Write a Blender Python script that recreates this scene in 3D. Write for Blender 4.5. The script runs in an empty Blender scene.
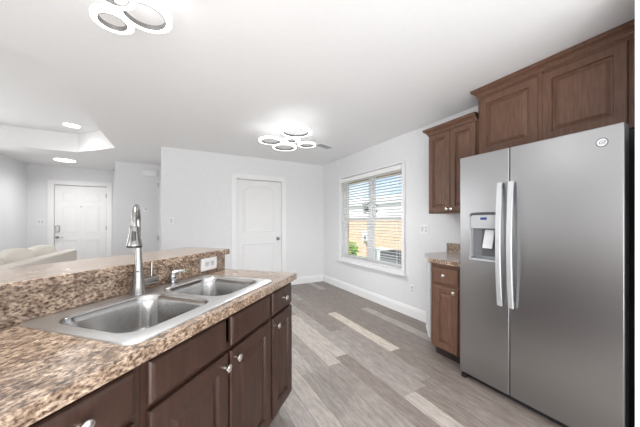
import bpy, bmesh, math, random
from math import radians as R, sin, cos, pi
from mathutils import Vector, Matrix
random.seed(7)
S = bpy.context.scene
COL = S.collection

# ---------------------------------------------------------------- camera, world, light, exposure
cam = bpy.data.cameras.new('camera'); camo = bpy.data.objects.new('camera', cam); COL.objects.link(camo)
camo.location = (0, 0, 1.246); camo.rotation_euler = (R(90), 0, R(-28.5))
cam.lens = 36 * 263 / 640; cam.sensor_width = 36; cam.shift_y = 8.5 / 640; cam.clip_start = 0.02
S.camera = camo
S.view_settings.view_transform = 'Standard'; S.view_settings.look = 'None'
S.view_settings.gamma = 1; S.view_settings.use_curve_mapping = False
S.view_settings.exposure = 0.14

world = bpy.data.worlds.new('sky'); S.world = world; world.use_nodes = True
wn = world.node_tree.nodes; wl = world.node_tree.links
bg = wn['Background']
tc = wn.new('ShaderNodeTexCoord')
nz = wn.new('ShaderNodeTexNoise'); nz.inputs['Scale'].default_value = 3.0; nz.inputs['Detail'].default_value = 5
wr = wn.new('ShaderNodeValToRGB')
wr.color_ramp.elements[0].position = 0.42; wr.color_ramp.elements[0].color = (0.42, 0.66, 1.0, 1)
wr.color_ramp.elements[1].position = 0.56; wr.color_ramp.elements[1].color = (1.0, 1.0, 1.0, 1)
wl.new(tc.outputs['Generated'], nz.inputs['Vector']); wl.new(nz.outputs['Fac'], wr.inputs['Fac'])
wl.new(wr.outputs['Color'], bg.inputs['Color']); bg.inputs['Strength'].default_value = 1.5

def area(name, loc, rot, sx, sy, power, color=(1, 1, 1)):
    l = bpy.data.lights.new(name, 'AREA'); l.shape = 'RECTANGLE'; l.size = sx; l.size_y = sy
    l.energy = power; l.color = color
    o = bpy.data.objects.new(name, l); COL.objects.link(o); o.location = loc; o.rotation_euler = rot
    return o
sun = bpy.data.lights.new('sun', 'SUN'); sun.energy = 4.5; sun.angle = R(2); sun.color = (1, .96, .9)
so = bpy.data.objects.new('sun', sun); COL.objects.link(so); so.rotation_euler = (R(20), R(-38), 0)
# added area lamps out of view that fill the room with light
area('fill_rear', (0.0, -2.2, 1.0), (R(112), 0, 0), 4.6, 1.7, 115, (.97, .985, 1))  # added fill lamp behind the camera
area('fill_ceiling_uplight', (-0.3, -1.15, 0.45), (R(140), 0, R(-48)), 2.0, .9, 62, (.97, .985, 1))  # added lamp tilted up to brighten the kitchen ceiling
area('fill_left', (-4.85, -.4, 1.2), (R(86), 0, R(-90)), 3.4, 1.8, 68, (.97, .985, 1))  # added fill lamp for the living side
area('fill_front', (-3.95, 6.44, 1.45), (R(-90), 0, 0), 1.7, 1.5, 58, (.97, .985, 1))  # added lamp to put sheen on the counter and bar top

# ---------------------------------------------------------------- materials
def mat(name, color=(.8, .8, .8), rough=.5, metal=0., spec=.5, coat=0., emit=None, es=0.):
    m = bpy.data.materials.new(name); m.use_nodes = True
    b = m.node_tree.nodes['Principled BSDF']
    b.inputs['Base Color'].default_value = (*color, 1); b.inputs['Roughness'].default_value = rough
    b.inputs['Metallic'].default_value = metal; b.inputs['Specular IOR Level'].default_value = spec
    b.inputs['Coat Weight'].default_value = coat; b.inputs['Coat Roughness'].default_value = .22
    if emit: b.inputs['Emission Color'].default_value = (*emit, 1); b.inputs['Emission Strength'].default_value = es
    return m
def nodes(m): return m.node_tree.nodes, m.node_tree.links, m.node_tree.nodes['Principled BSDF']
def noise_color(m, c0, c1, scale=(1, 1, 1), ns=5, detail=4, lo=.3, hi=.7, bump=0., bdist=.002, co='Object'):
    n, l, b = nodes(m)
    t = n.new('ShaderNodeTexCoord'); mp = n.new('ShaderNodeMapping'); mp.inputs['Scale'].default_value = scale
    x = n.new('ShaderNodeTexNoise'); x.inputs['Scale'].default_value = ns; x.inputs['Detail'].default_value = detail
    r = n.new('ShaderNodeValToRGB'); r.color_ramp.elements[0].position = lo; r.color_ramp.elements[0].color = (*c0, 1)
    r.color_ramp.elements[1].position = hi; r.color_ramp.elements[1].color = (*c1, 1)
    l.new(t.outputs[co], mp.inputs['Vector']); l.new(mp.outputs['Vector'], x.inputs['Vector'])
    l.new(x.outputs['Fac'], r.inputs['Fac']); l.new(r.outputs['Color'], b.inputs['Base Color'])
    if bump:
        bp = n.new('ShaderNodeBump'); bp.inputs['Strength'].default_value = bump; bp.inputs['Distance'].default_value = bdist
        l.new(x.outputs['Fac'], bp.inputs['Height']); l.new(bp.outputs['Normal'], b.inputs['Normal'])
    return m
M = {}
M['wall'] = noise_color(mat('wall_paint', rough=.6, spec=.3), (.75, .755, .765), (.775, .78, .79), ns=30, bump=.04)
M['ceiling'] = noise_color(mat('ceiling_paint', rough=.7, spec=.2), (.86, .862, .866), (.875, .878, .88), ns=25, bump=.04)
M['white'] = noise_color(mat('white_trim_paint', rough=.35), (.83, .83, .83), (.85, .85, .85), ns=8)
M['door'] = noise_color(mat('white_door_paint', rough=.4), (.80, .80, .80), (.82, .82, .82), ns=8)
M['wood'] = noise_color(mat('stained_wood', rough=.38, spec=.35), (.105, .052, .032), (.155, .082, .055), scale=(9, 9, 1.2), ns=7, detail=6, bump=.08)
M['shadewood'] = noise_color(mat('shaded_wood', rough=.38, spec=.35), (.030, .0145, .010), (.053, .0255, .017), scale=(9, 9, 1.2), ns=7, detail=6, bump=.08)  # same brown wood, island's shade put into a darker colour
M['kick'] = mat('toe_kick_black', (.03, .02, .017), .6)
M['black'] = mat('black_plastic', (.012, .012, .014), .45)
M['darkgrey'] = mat('dark_grey_paint', (.035, .036, .042), .5)
M['panelgrey'] = mat('panel_grey_plastic', (.40, .41, .42), .4)
M['grey'] = mat('grey_plastic', (.32, .33, .34), .4)
M['lightgrey'] = mat('light_grey_plastic', (.62, .63, .64), .35)
M['chrome'] = mat('polished_chrome', (.45, .45, .45), .12, 1)
M['nickel'] = mat('brushed_nickel', (.29, .28, .27), .25, 1)
M['knob'] = mat('satin_nickel_knob', (.85, .82, .78), .22, 1)
M['handle'] = mat('silver_handle', (.60, .61, .62), .38, .6)
M['fabric'] = noise_color(mat('cream_fabric', rough=.9, spec=.1), (.82, .77, .70), (.88, .83, .76), ns=160, bump=.2)
M['glow'] = mat('led_glow', (1, 1, 1), .5, emit=(1, 1, 1), es=2.6)
M['glow2'] = mat('downlight_glow', (1, 1, 1), .5, emit=(1, .98, .94), es=5)
M['display'] = mat('blue_display', (.02, .03, .12), .2, emit=(.05, .08, .3), es=.3)
M['slat'] = mat('blind_slat', (.86, .86, .85), .45)
M['foliage'] = noise_color(mat('leaves', rough=.6), (.10, .25, .03), (.28, .48, .08), ns=20)
M['darkleaf'] = noise_color(mat('dark_leaves', rough=.6), (.03, .05, .03), (.07, .10, .05), ns=20)
M['bark'] = noise_color(mat('bark', rough=.9), (.08, .05, .03), (.15, .1, .07), ns=20)
M['grass'] = noise_color(mat('lawn', rough=.95), (.10, .17, .04), (.25, .32, .10), ns=9)
M['shingle'] = noise_color(mat('pale_shingles', rough=.9), (.55, .54, .53), (.72, .71, .70), ns=14)
M['siding'] = noise_color(mat('white_siding', rough=.6), (.78, .77, .74), (.84, .83, .8), scale=(.2, .2, 12), ns=3)
M['acgrey'] = mat('condenser_grey', (.12, .12, .13), .5, .3)

def steel(name, col, rough, scale):
    m = mat(name, col, rough, 1)
    n, l, b = nodes(m)
    t = n.new('ShaderNodeTexCoord'); mp = n.new('ShaderNodeMapping'); mp.inputs['Scale'].default_value = scale
    x = n.new('ShaderNodeTexNoise'); x.inputs['Scale'].default_value = 4; x.inputs['Detail'].default_value = 3
    mr = n.new('ShaderNodeMapRange'); mr.inputs['To Min'].default_value = rough - .04; mr.inputs['To Max'].default_value = rough + .05
    l.new(t.outputs['Object'], mp.inputs['Vector']); l.new(mp.outputs['Vector'], x.inputs['Vector'])
    l.new(x.outputs['Fac'], mr.inputs['Value']); l.new(mr.outputs['Result'], b.inputs['Roughness'])
    bp = n.new('ShaderNodeBump'); bp.inputs['Strength'].default_value = .008; bp.inputs['Distance'].default_value = .0005
    l.new(x.outputs['Fac'], bp.inputs['Height']); l.new(bp.outputs['Normal'], b.inputs['Normal'])
    return m
M['steel'] = steel('brushed_stainless', (.405, .405, .41), .30, (1, 1, 60))
M['shadesteel'] = steel('shaded_sink_steel', (.52, .515, .51), .19, (60, 2, 2))  # bowl copy of the sink steel, darker for the shade inside
M['litsteel'] = steel('lit_sink_steel', (.66, .66, .655), .34, (60, 2, 2))  # same sink steel, made lighter where the rim catches light

def granite():
    m = mat('granite_laminate', rough=.22, coat=.5)
    n, l, b = nodes(m)
    t = n.new('ShaderNodeTexCoord')
    mp = n.new('ShaderNodeMapping'); mp.inputs['Scale'].default_value = (78, 140, 130); l.new(t.outputs['Object'], mp.inputs['Vector'])
    a = n.new('ShaderNodeTexNoise'); a.inputs['Scale'].default_value = 1; a.inputs['Detail'].default_value = 6; a.inputs['Roughness'].default_value = .62
    r = n.new('ShaderNodeValToRGB'); e = r.color_ramp.elements
    e[0].position = .34; e[0].color = (.05, .03, .022, 1); e[1].position = .68; e[1].color = (.62, .51, .41, 1)
    for p, c in ((.42, (.155, .10, .07, 1)), (.49, (.30, .215, .155, 1)), (.57, (.44, .335, .245, 1))):
        q = e.new(p); q.color = c
    v = n.new('ShaderNodeTexNoise'); v.inputs['Scale'].default_value = 28; v.inputs['Detail'].default_value = 3
    r2 = n.new('ShaderNodeValToRGB'); r2.color_ramp.elements[0].position = .36; r2.color_ramp.elements[0].color = (.55, .5, .47, 1)
    r2.color_ramp.elements[1].position = .6; r2.color_ramp.elements[1].color = (1, 1, 1, 1)
    mx = n.new('ShaderNodeMix'); mx.data_type = 'RGBA'; mx.blend_type = 'MULTIPLY'; mx.inputs['Factor'].default_value = 1
    l.new(mp.outputs['Vector'], a.inputs['Vector']); l.new(t.outputs['Object'], v.inputs['Vector'])
    l.new(a.outputs['Fac'], r.inputs['Fac']); l.new(v.outputs['Fac'], r2.inputs['Fac'])
    l.new(r.outputs['Color'], mx.inputs[6]); l.new(r2.outputs['Color'], mx.inputs[7])
    l.new(mx.outputs[2], b.inputs['Base Color'])
    return m
M['granite'] = granite()

def plank_mat():
    m = mat('vinyl_planks', rough=.42, spec=.4)
    n, l, b = nodes(m)
    at = n.new('ShaderNodeAttribute'); at.attribute_name = 'tone'
    t = n.new('ShaderNodeTexCoord'); mp = n.new('ShaderNodeMapping'); mp.inputs['Scale'].default_value = (24, 4.5, 1)
    ad = n.new('ShaderNodeVectorMath'); ad.operation = 'ADD'
    sc = n.new('ShaderNodeVectorMath'); sc.operation = 'SCALE'; sc.inputs['Scale'].default_value = 37
    l.new(at.outputs['Color'], sc.inputs[0]); l.new(t.outputs['Object'], mp.inputs['Vector'])
    l.new(mp.outputs['Vector'], ad.inputs[0]); l.new(sc.outputs['Vector'], ad.inputs[1])
    x = n.new('ShaderNodeTexNoise'); x.inputs['Scale'].default_value = 1.6; x.inputs['Detail'].default_value = 9; x.inputs['Roughness'].default_value = .72
    l.new(ad.outputs['Vector'], x.inputs['Vector'])
    mr = n.new('ShaderNodeMapRange'); mr.inputs['From Min'].default_value = .3; mr.inputs['From Max'].default_value = .7
    mr.inputs['To Min'].default_value = .50; mr.inputs['To Max'].default_value = 1.04
    l.new(x.outputs['Fac'], mr.inputs['Value'])
    r = n.new('ShaderNodeValToRGB'); e = r.color_ramp.elements
    e[0].position = 0; e[0].color = (.30, .25, .22, 1); e[1].position = 1; e[1].color = (.80, .70, .60, 1)
    q = e.new(.5); q.color = (.50, .45, .415, 1)
    sp = n.new('ShaderNodeSeparateColor'); l.new(at.outputs['Color'], sp.inputs['Color'])
    l.new(sp.outputs[0], r.inputs['Fac'])
    mx = n.new('ShaderNodeVectorMath'); mx.operation = 'SCALE'
    l.new(r.outputs['Color'], mx.inputs[0]); l.new(mr.outputs['Result'], mx.inputs['Scale'])
    l.new(mx.outputs['Vector'], b.inputs['Base Color'])
    return m
M['floor'] = plank_mat()

def brick_mat():
    m = mat('tan_brick', rough=.9, spec=.1)
    n, l, b = nodes(m)
    t = n.new('ShaderNodeTexCoord'); mp = n.new('ShaderNodeMapping'); mp.inputs['Rotation'].default_value = (R(90), 0, R(90))
    x = n.new('ShaderNodeTexBrick'); x.inputs['Scale'].default_value = 1
    x.inputs['Brick Width'].default_value = .21; x.inputs['Row Height'].default_value = .075; x.inputs['Mortar Size'].default_value = .008
    x.inputs['Color1'].default_value = (.66, .42, .27, 1); x.inputs['Color2'].default_value = (.74, .53, .37, 1); x.inputs['Mortar'].default_value = (.7, .62, .55, 1)
    s = n.new('ShaderNodeSeparateXYZ'); c = n.new('ShaderNodeCombineXYZ')
    l.new(t.outputs['Object'], s.inputs[0]); l.new(s.outputs['Y'], c.inputs['X']); l.new(s.outputs['Z'], c.inputs['Y'])
    l.new(c.outputs[0], x.inputs['Vector']); l.new(x.outputs['Color'], b.inputs['Base Color'])
    return m
M['brick'] = brick_mat()

def glass_mat():
    m = bpy.data.materials.new('window_glass'); m.use_nodes = True
    n = m.node_tree.nodes; l = m.node_tree.links; n.clear()
    o = n.new('ShaderNodeOutputMaterial'); mx = n.new('ShaderNodeMixShader'); f = n.new('ShaderNodeLayerWeight'); f.inputs['Blend'].default_value = .06
    tr = n.new('ShaderNodeBsdfTransparent'); g = n.new('ShaderNodeBsdfGlossy'); g.inputs['Roughness'].default_value = .02
    l.new(f.outputs[0], mx.inputs[0]); l.new(tr.outputs[0], mx.inputs[1]); l.new(g.outputs[0], mx.inputs[2]); l.new(mx.outputs[0], o.inputs[0])
    return m
M['glass'] = glass_mat()

# ---------------------------------------------------------------- helpers
def box(bm, x0, x1, y0, y1, z0, z1, mx=None):
    co = [(x, y, z) for x in (x0, x1) for y in (y0, y1) for z in (z0, z1)]
    v = [bm.verts.new(mx @ Vector(c) if mx else c) for c in co]
    for f in ((0, 1, 3, 2), (4, 6, 7, 5), (0, 4, 5, 1), (2, 3, 7, 6), (0, 2, 6, 4), (1, 5, 7, 3)):
        bm.faces.new([v[i] for i in f])
def ring(bm, pts): return [bm.verts.new(p) for p in pts]
def bridge(bm, a, b):
    n = len(a)
    for i in range(n): bm.faces.new((a[i], a[(i + 1) % n], b[(i + 1) % n], b[i]))
def prism(bm, pts, z0, z1):
    a = ring(bm, [(x, y, z0) for x, y in pts]); b = ring(bm, [(x, y, z1) for x, y in pts])
    bridge(bm, a, b); bm.faces.new(a[::-1]); bm.faces.new(b)
def lathe(bm, prof, mx=None, seg=20):
    mx = mx or Matrix()
    rs = []
    for r, z in prof:
        rs.append(ring(bm, [mx @ Vector((max(r, 1e-5) * cos(2 * pi * i / seg), max(r, 1e-5) * sin(2 * pi * i / seg), z)) for i in range(seg)]))
    for a, b in zip(rs, rs[1:]): bridge(bm, a, b)
    bm.faces.new(rs[0][::-1]); bm.faces.new(rs[-1])
def tube(bm, pts, rad, seg=12):
    pts = [Vector(p) for p in pts]
    if not isinstance(rad, (list, tuple)): rad = [rad] * len(pts)
    rs = []; up = None
    for i, p in enumerate(pts):
        t = (pts[min(i + 1, len(pts) - 1)] - pts[max(i - 1, 0)]).normalized()
        if up is None: up = t.orthogonal().normalized()
        up = (up - t * up.dot(t)).normalized(); s = t.cross(up)
        rs.append(ring(bm, [p + (up * cos(2 * pi * k / seg) + s * sin(2 * pi * k / seg)) * rad[i] for k in range(seg)]))
    for a, b in zip(rs, rs[1:]): bridge(bm, a, b)
    bm.faces.new(rs[0][::-1]); bm.faces.new(rs[-1])
def holed(bm, xs, ys, z0, z1, hole, f=lambda x, y, z: (x, y, z)):
    """slab of a grid of cells with the cells in `hole` left open"""
    V = {}
    def v(i, j, k):
        if (i, j, k) not in V: V[i, j, k] = bm.verts.new(f(xs[i], ys[j], (z0, z1)[k]))
        return V[i, j, k]
    nx, ny = len(xs) - 1, len(ys) - 1
    solid = lambda i, j: 0 <= i < nx and 0 <= j < ny and (i, j) not in hole
    for i in range(nx):
        for j in range(ny):
            if not solid(i, j): continue
            bm.faces.new([v(i, j, 1), v(i + 1, j, 1), v(i + 1, j + 1, 1), v(i, j + 1, 1)])
            bm.faces.new([v(i, j, 0), v(i, j + 1, 0), v(i + 1, j + 1, 0), v(i + 1, j, 0)])
            for (di, dj, a, b) in ((-1, 0, (i, j + 1), (i, j)), (1, 0, (i + 1, j), (i + 1, j + 1)), (0, -1, (i, j), (i + 1, j)), (0, 1, (i + 1, j + 1), (i, j + 1))):
                if not solid(i + di, j + dj):
                    bm.faces.new([v(*a, 0), v(*b, 0), v(*b, 1), v(*a, 1)])
def rrect(x0, x1, y0, y1, r, n=6):
    out = []
    for cx, cy, a0 in ((x1 - r, y1 - r, 0), (x0 + r, y1 - r, 90), (x0 + r, y0 + r, 180), (x1 - r, y0 + r, 270)):
        for k in range(n + 1):
            a = R(a0 + 90 * k / n); out.append((cx + r * cos(a), cy + r * sin(a)))
    return out
def obj(name, bm, m, parent=None, smooth=False, bevel=0, seg=2, subsurf=0, recalc=True):
    if recalc: bmesh.ops.recalc_face_normals(bm, faces=bm.faces)
    me = bpy.data.meshes.new(name); bm.to_mesh(me); bm.free()
    me.materials.append(M[m] if isinstance(m, str) else m)
    o = bpy.data.objects.new(name, me); COL.objects.link(o); o.parent = parent
    if smooth:
        for p in me.polygons: p.use_smooth = True
        if smooth == 'auto': me.set_sharp_from_angle(angle=R(35))
    if bevel:
        b = o.modifiers.new('bevel', 'BEVEL'); b.width = bevel; b.segments = seg; b.limit_method = 'ANGLE'; b.angle_limit = R(40)
    if subsurf:
        s = o.modifiers.new('subsurf', 'SUBSURF'); s.levels = subsurf; s.render_levels = subsurf
    return o
def B(): return bmesh.new()
def tag(o, label=None, cat=None, group=None, kind=None):
    if label: o['label'] = label
    if cat: o['category'] = cat
    if group: o['group'] = group
    if kind: o['kind'] = kind
    return o
def thing(name, label, cat, loc=(0, 0, 0), rz=0, group=None):
    o = bpy.data.objects.new(name, None); COL.objects.link(o); o.location = loc; o.rotation_euler = (0, 0, R(rz)); o.empty_display_size = .1
    return tag(o, label, cat, group)
def struct(name, bm, m, label=None, cat=None, **k): return tag(obj(name, bm, m, **k), label, cat, kind='structure')
def sbox(bm_m, *b):
    bm = B(); box(bm, *b); return bm

# ---------------------------------------------------------------- the room
XW = 2.711; YB = 4.85; HC = 2.44
# floor of individual planks (tone per plank)
bm = B(); lay = bm.loops.layers.color.new('tone')
W, L = .13, 1.2
fixed = {(-1, 0): (1.87, .95), (3, 0): (1.85, .9)}
for i in range(-54, 6):
    x0 = 1.93 + i * W; x1 = min(x0 + W, XW + .05)
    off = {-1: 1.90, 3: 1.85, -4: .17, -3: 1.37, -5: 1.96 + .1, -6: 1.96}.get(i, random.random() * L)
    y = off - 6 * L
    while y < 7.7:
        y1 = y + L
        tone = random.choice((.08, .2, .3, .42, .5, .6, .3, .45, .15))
        if i < -5: tone = random.choice((.55, .7, .8, .45, .9, .5))  # paler left planks, the brighter light there put into the tone
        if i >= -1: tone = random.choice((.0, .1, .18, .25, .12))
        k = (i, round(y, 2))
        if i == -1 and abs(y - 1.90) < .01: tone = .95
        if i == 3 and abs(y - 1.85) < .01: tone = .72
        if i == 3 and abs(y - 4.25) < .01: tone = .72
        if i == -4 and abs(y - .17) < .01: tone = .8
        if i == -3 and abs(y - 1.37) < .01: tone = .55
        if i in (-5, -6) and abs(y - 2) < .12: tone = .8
        vs = [bm.verts.new(p) for p in ((x0 + .0008, max(y, -2.5) + .0008, 0), (x1 - .0008, max(y, -2.5) + .0008, 0), (x1 - .0008, min(y1, 7.7) - .0008, 0), (x0 + .0008, min(y1, 7.7) - .0008, 0))]
        if y1 > -2.5 and y < 7.7:
            f = bm.faces.new(vs)
            r2 = random.random()
            for lp in f.loops: lp[lay] = (tone, r2, random.random() * 0, 1)
        y = y1
seam = random.random()
fl = struct('floor', bm, 'floor', recalc=False)
sb = B(); box(sb, -5.2, XW + .1, -2.6, 7.8, -.12, -.0015)
struct('floor', sb, M['kick'])

def wall(name, *b): return struct(name, sbox(None, *b), 'wall')
def doorwall(name, x0, x1, y, a, b, h):
    bm = B(); holed(bm, [x0, a, b, x1], [0, h, HC + .35], y, y + .12, {(1, 0)}, lambda p, q, c: (p, c, q)); return struct(name, bm, 'wall')
doorwall('wall_back', -.226, XW + .14, YB, .915, .915 + .89, 2.045)
wall('wall_hall', -1.08, -.106, 6.47, 6.59, 0, HC + .35)
wall('wall_hall_side', -.226, -.106, YB + .12, 6.47, 0, HC + .35)
wall('wall_closet', -1.08, -.96, 6.59, 7.6, 0, HC + .35)
doorwall('wall_entry', -2.82, -.96, 7.6, -2.315, -1.40, 2.06)
wall('wall_left', -2.82, -2.70, 6.5, 7.6, 0, HC + .35)
wall('wall_living', -5.12, -2.82, 6.5, 6.62, 0, HC + .35)
wall('wall_far_left', -5.12, -5.0, -2.5, 6.5, 0, HC + .35)
wall('wall_rear', -5.0, XW, -2.5, -2.38, 0, HC + .35)
# window wall with its opening
WY0, WY1, WZ0, WZ1 = 2.60, 4.17, .56, 2.06
bm = B()
holed(bm, [-2.5, WY0, WY1, YB + .12], [0, WZ0, WZ1, HC + .35], XW, XW + .13, {(1, 1)}, lambda a, b, c: (c, a, b))
struct('wall_right', bm, 'wall')
bm = B()
holed(bm, [-2.5, WY0 - .03, WY1 + .1, YB + .3], [-.3, WZ0 - .02, 1.955, 2.8], XW + .145, XW + .26, {(1, 1)}, lambda a, b, c: (c, a, b))
struct('wall_exterior_brick', bm, 'brick')
# wall stub beside the refrigerator
wall('wall_stub', 1.93, XW, .25, .388, 0, HC + .02)

# ceiling with the tray over the living room
bm = B()
outer = [(-5.1, -2.5), (XW + .1, -2.5), (XW + .1, 7.7), (-5.1, 7.7)]
tray = [(-.878, 2.72), (-.878, 5.30), (-1.50, 5.93), (-3.8, 5.93), (-4.42, 5.3), (-4.42, 2.72), (-3.8, 2.1), (-1.50, 2.1)]
def loop_edges(pts, z):
    v = [bm.verts.new((x, y, z)) for x, y in pts]
    return v, [bm.edges.new((v[i], v[(i + 1) % len(v)])) for i in range(len(v))]
vo, eo = loop_edges(outer, HC); vt, et = loop_edges(tray, HC)
bmesh.ops.triangle_fill(bm, edges=eo + et, use_beauty=True)
top = [bm.verts.new((x, y, HC + .31)) for x, y in tray]
bridge(bm, vt, top); bm.faces.new(top)
struct('ceiling', bm, 'ceiling', recalc=False)

# half wall carrying the raised bar
TH = 44.5
TM = Matrix.Rotation(R(TH), 4, 'Z')
def isl(o): o.rotation_euler = (0, 0, R(TH)); return o
bm = B(); box(bm, -.9, 1.6, 1.222, 1.36, 0, 1.0165)
isl(struct('wall_bar', bm, 'wall'))

# baseboards
def baseboard(name, x0, y0, x1, y1, nx, ny):
    """board along the wall from p0 to p1, thickness towards (nx,ny)"""
    bm = B()
    prof = [(0, 0), (.015, 0), (.015, .10), (.011, .112), (.011, .122), (.004, .135), (0, .135)]
    a = ring(bm, [(x0 + nx * t, y0 + ny * t, z) for t, z in prof]); b = ring(bm, [(x1 + nx * t, y1 + ny * t, z) for t, z in prof])
    bridge(bm, a, b); bm.faces.new(a[::-1]); bm.faces.new(b)
    return struct(name, bm, 'white')
baseboard('baseboard_right', XW, 1.95, XW, YB, -1, 0)
baseboard('baseboard_back_right', 1.90, YB, XW, YB, 0, -1)
baseboard('baseboard_back_left', -.226, YB, .835, YB, 0, -1)
baseboard('baseboard_entry', -2.70, 7.6, -2.40, 7.6, 0, -1)
baseboard('baseboard_hall', -1.08, 6.47, -.42, 6.47, 0, -1)
baseboard('baseboard_left', -2.70, 6.5, -2.70, 7.6, 1, 0)

# ---------------------------------------------------------------- doors
def molding(bm, pts, y, w, h):
    """raised bead following a closed outline (x,z) on a face at depth y facing -Y"""
    n = len(pts); cx = sum(p[0] for p in pts) / n; cz = sum(p[1] for p in pts) / n
    def off(d):
        out = []
        for i in range(n):
            p0, p1, p2 = Vector(pts[i - 1]), Vector(pts[i]), Vector(pts[(i + 1) % n])
            d1 = (p1 - p0).normalized(); d2 = (p2 - p1).normalized()
            n1 = Vector((-d1.y, d1.x)); n2 = Vector((-d2.y, d2.x)); m = (n1 + n2).normalized()
            if m.dot(Vector((cx, cz)) - p1) < 0: pass
            out.append(p1 + m * d / max(.5, m.dot(n1)))
        return out
    rs = [[(p[0], yy, p[1]) for p in off(d)] for d, yy in ((0, y), (w * .3, y - h), (w * .6, y - h * .8), (w, y + .001))]
    rr = [ring(bm, r) for r in rs]
    for a, b in zip(rr, rr[1:]): bridge(bm, a, b)
def rect(x0, x1, z0, z1): return [(x0, z0), (x1, z0), (x1, z1), (x0, z1)]
def arch(x0, x1, z0, z1, rise, n=10):
    p = [(x0, z0), (x1, z0)]
    for k in range(n + 1):
        t = k / n; x = x1 + (x0 - x1) * t
        p.append((x, z1 + rise * (1 - (2 * t - 1) ** 2)))
    return p
def casing(parent, w, h, cw=.075, th=.012):
    bm = B()
    for (a, b, c, d) in ((-cw, 0, 0, h + cw), (w, w + cw, 0, h + cw)): box(bm, a, b, -th, 0, c, d)
    box(bm, 0, w, -th, 0, h, h + cw)
    for (a, b, c, d) in ((-cw, -cw + .02, 0, h + cw), (w + cw - .02, w + cw, 0, h + cw), (-cw, w + cw, h + cw - .02, h + cw)):
        box(bm, a - .001, b + .001, -th - .006, -th + .001, c, d + .001)
    return obj('door_casing', bm, 'white', parent)
def knob_bm(bm, x, y, z, r=.028):
    mx = Matrix.Translation((x, y, z)) @ Matrix.Rotation(R(90), 4, 'X')
    lathe(bm, [(r * 1.15, 0), (r * 1.15, .006), (r * .45, .010), (r * .42, .03), (r * .8, .036), (r, .048), (r * .9, .06), (r * .4, .066), (0, .067)], mx)

# kitchen closet door, arched two panel
d1 = tag(thing('door_1', None, None, (.915, YB, 0)), kind='structure'); DW = .89
casing(d1, DW, 2.045, .07)
bm = B(); box(bm, .0005, .018, -.004, .119, 0, 2.0445); box(bm, DW - .018, DW - .0005, -.004, .119, 0, 2.0445); box(bm, .018, DW - .018, -.004, .119, 2.027, 2.0445)
obj('door_jamb', bm, 'white', d1)
bm = B(); box(bm, .0185, .8715, .085, .1, 0, 2.026); obj('door_gap_shade', bm, 'darkgrey', d1)  # dark sheet behind the slab, stands for shade in the gaps
DY = .04
bm = B(); box(bm, .021, .869, DY, DY + .035, .012, 2.020)
molding(bm, arch(.145, .745, 1.06, 1.84, .09), DY, .022, .008)
molding(bm, arch(.185, .705, 1.10, 1.80, .085), DY, .012, .004)
molding(bm, rect(.145, .745, .22, .85), DY, .022, .008)
molding(bm, rect(.185, .705, .26, .81), DY, .012, .004)
slab = obj('door_slab', bm, 'door', d1)
bm = B(); knob_bm(bm, .80, DY, .925); tag(obj('door_knob', bm, 'nickel', slab, smooth='auto'), 'brushed nickel round knob')

# entry door, six panels
d2 = tag(thing('door_2', None, None, (-2.315, 7.6, 0)), kind='structure')
casing(d2, .915, 2.06, .08)
bm = B(); box(bm, .0005, .016, -.004, .119, 0, 2.0595); box(bm, .899, .9145, -.004, .119, 0, 2.0595); box(bm, .016, .899, -.004, .119, 2.044, 2.0595); obj('door_jamb', bm, 'white', d2)
bm = B(); box(bm, .0165, .8985, .062, .08, 0, 2.043); obj('door_gap_shade', bm, 'darkgrey', d2)  # dark sheet filling the opening, shades the gaps round the slab
DY = .015
bm = B(); box(bm, .022, .893, DY, DY + .04, .012, 2.034)
for x0, x1 in ((.15, .40), (.52, .77)):
    for z0, z1 in ((.22, .86), (1.02, 1.60), (1.68, 1.90)):
        molding(bm, rect(x0, x1, z0, z1), DY, .02, .006); molding(bm, rect(x0 + .03, x1 - .03, z0 + .03, z1 - .03), DY, .014, .004)
slab = obj('door_slab', bm, 'door', d2)
bm = B(); knob_bm(bm, .07, DY, .92, .026); box(bm, .07, .17, DY - .05, DY - .038, .908, .926)
obj('lever_handle', bm, 'nickel', slab, smooth='auto')
bm = B(); box(bm, .035, .105, DY - .023, DY, 1.03, 1.17); obj('smart_deadbolt', bm, 'nickel', slab, bevel=.008)
bm = B(); knob_bm(bm, .46, DY, 1.58, .007); obj('peephole', bm, 'nickel', slab)
for z in (1.80, 1.06, .25):
    bm = B(); box(bm, .885, .9, DY - .014, DY, z, z + .09); obj('hinge', bm, 'nickel', slab)

# door casing at the hall closet with hinges
t = tag(thing('trim_1', None, None, (-.345, 6.47, 0)), kind='structure')
bm = B(); box(bm, 0, .05, -.018, 0, 0, 2.12); obj('casing_board', bm, 'white', t)
for z in (1.98, .86, .25):
    bm = B(); box(bm, -.012, .003, -.022, -.001, z, z + .09); obj('hinge', bm, 'nickel', t)

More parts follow.
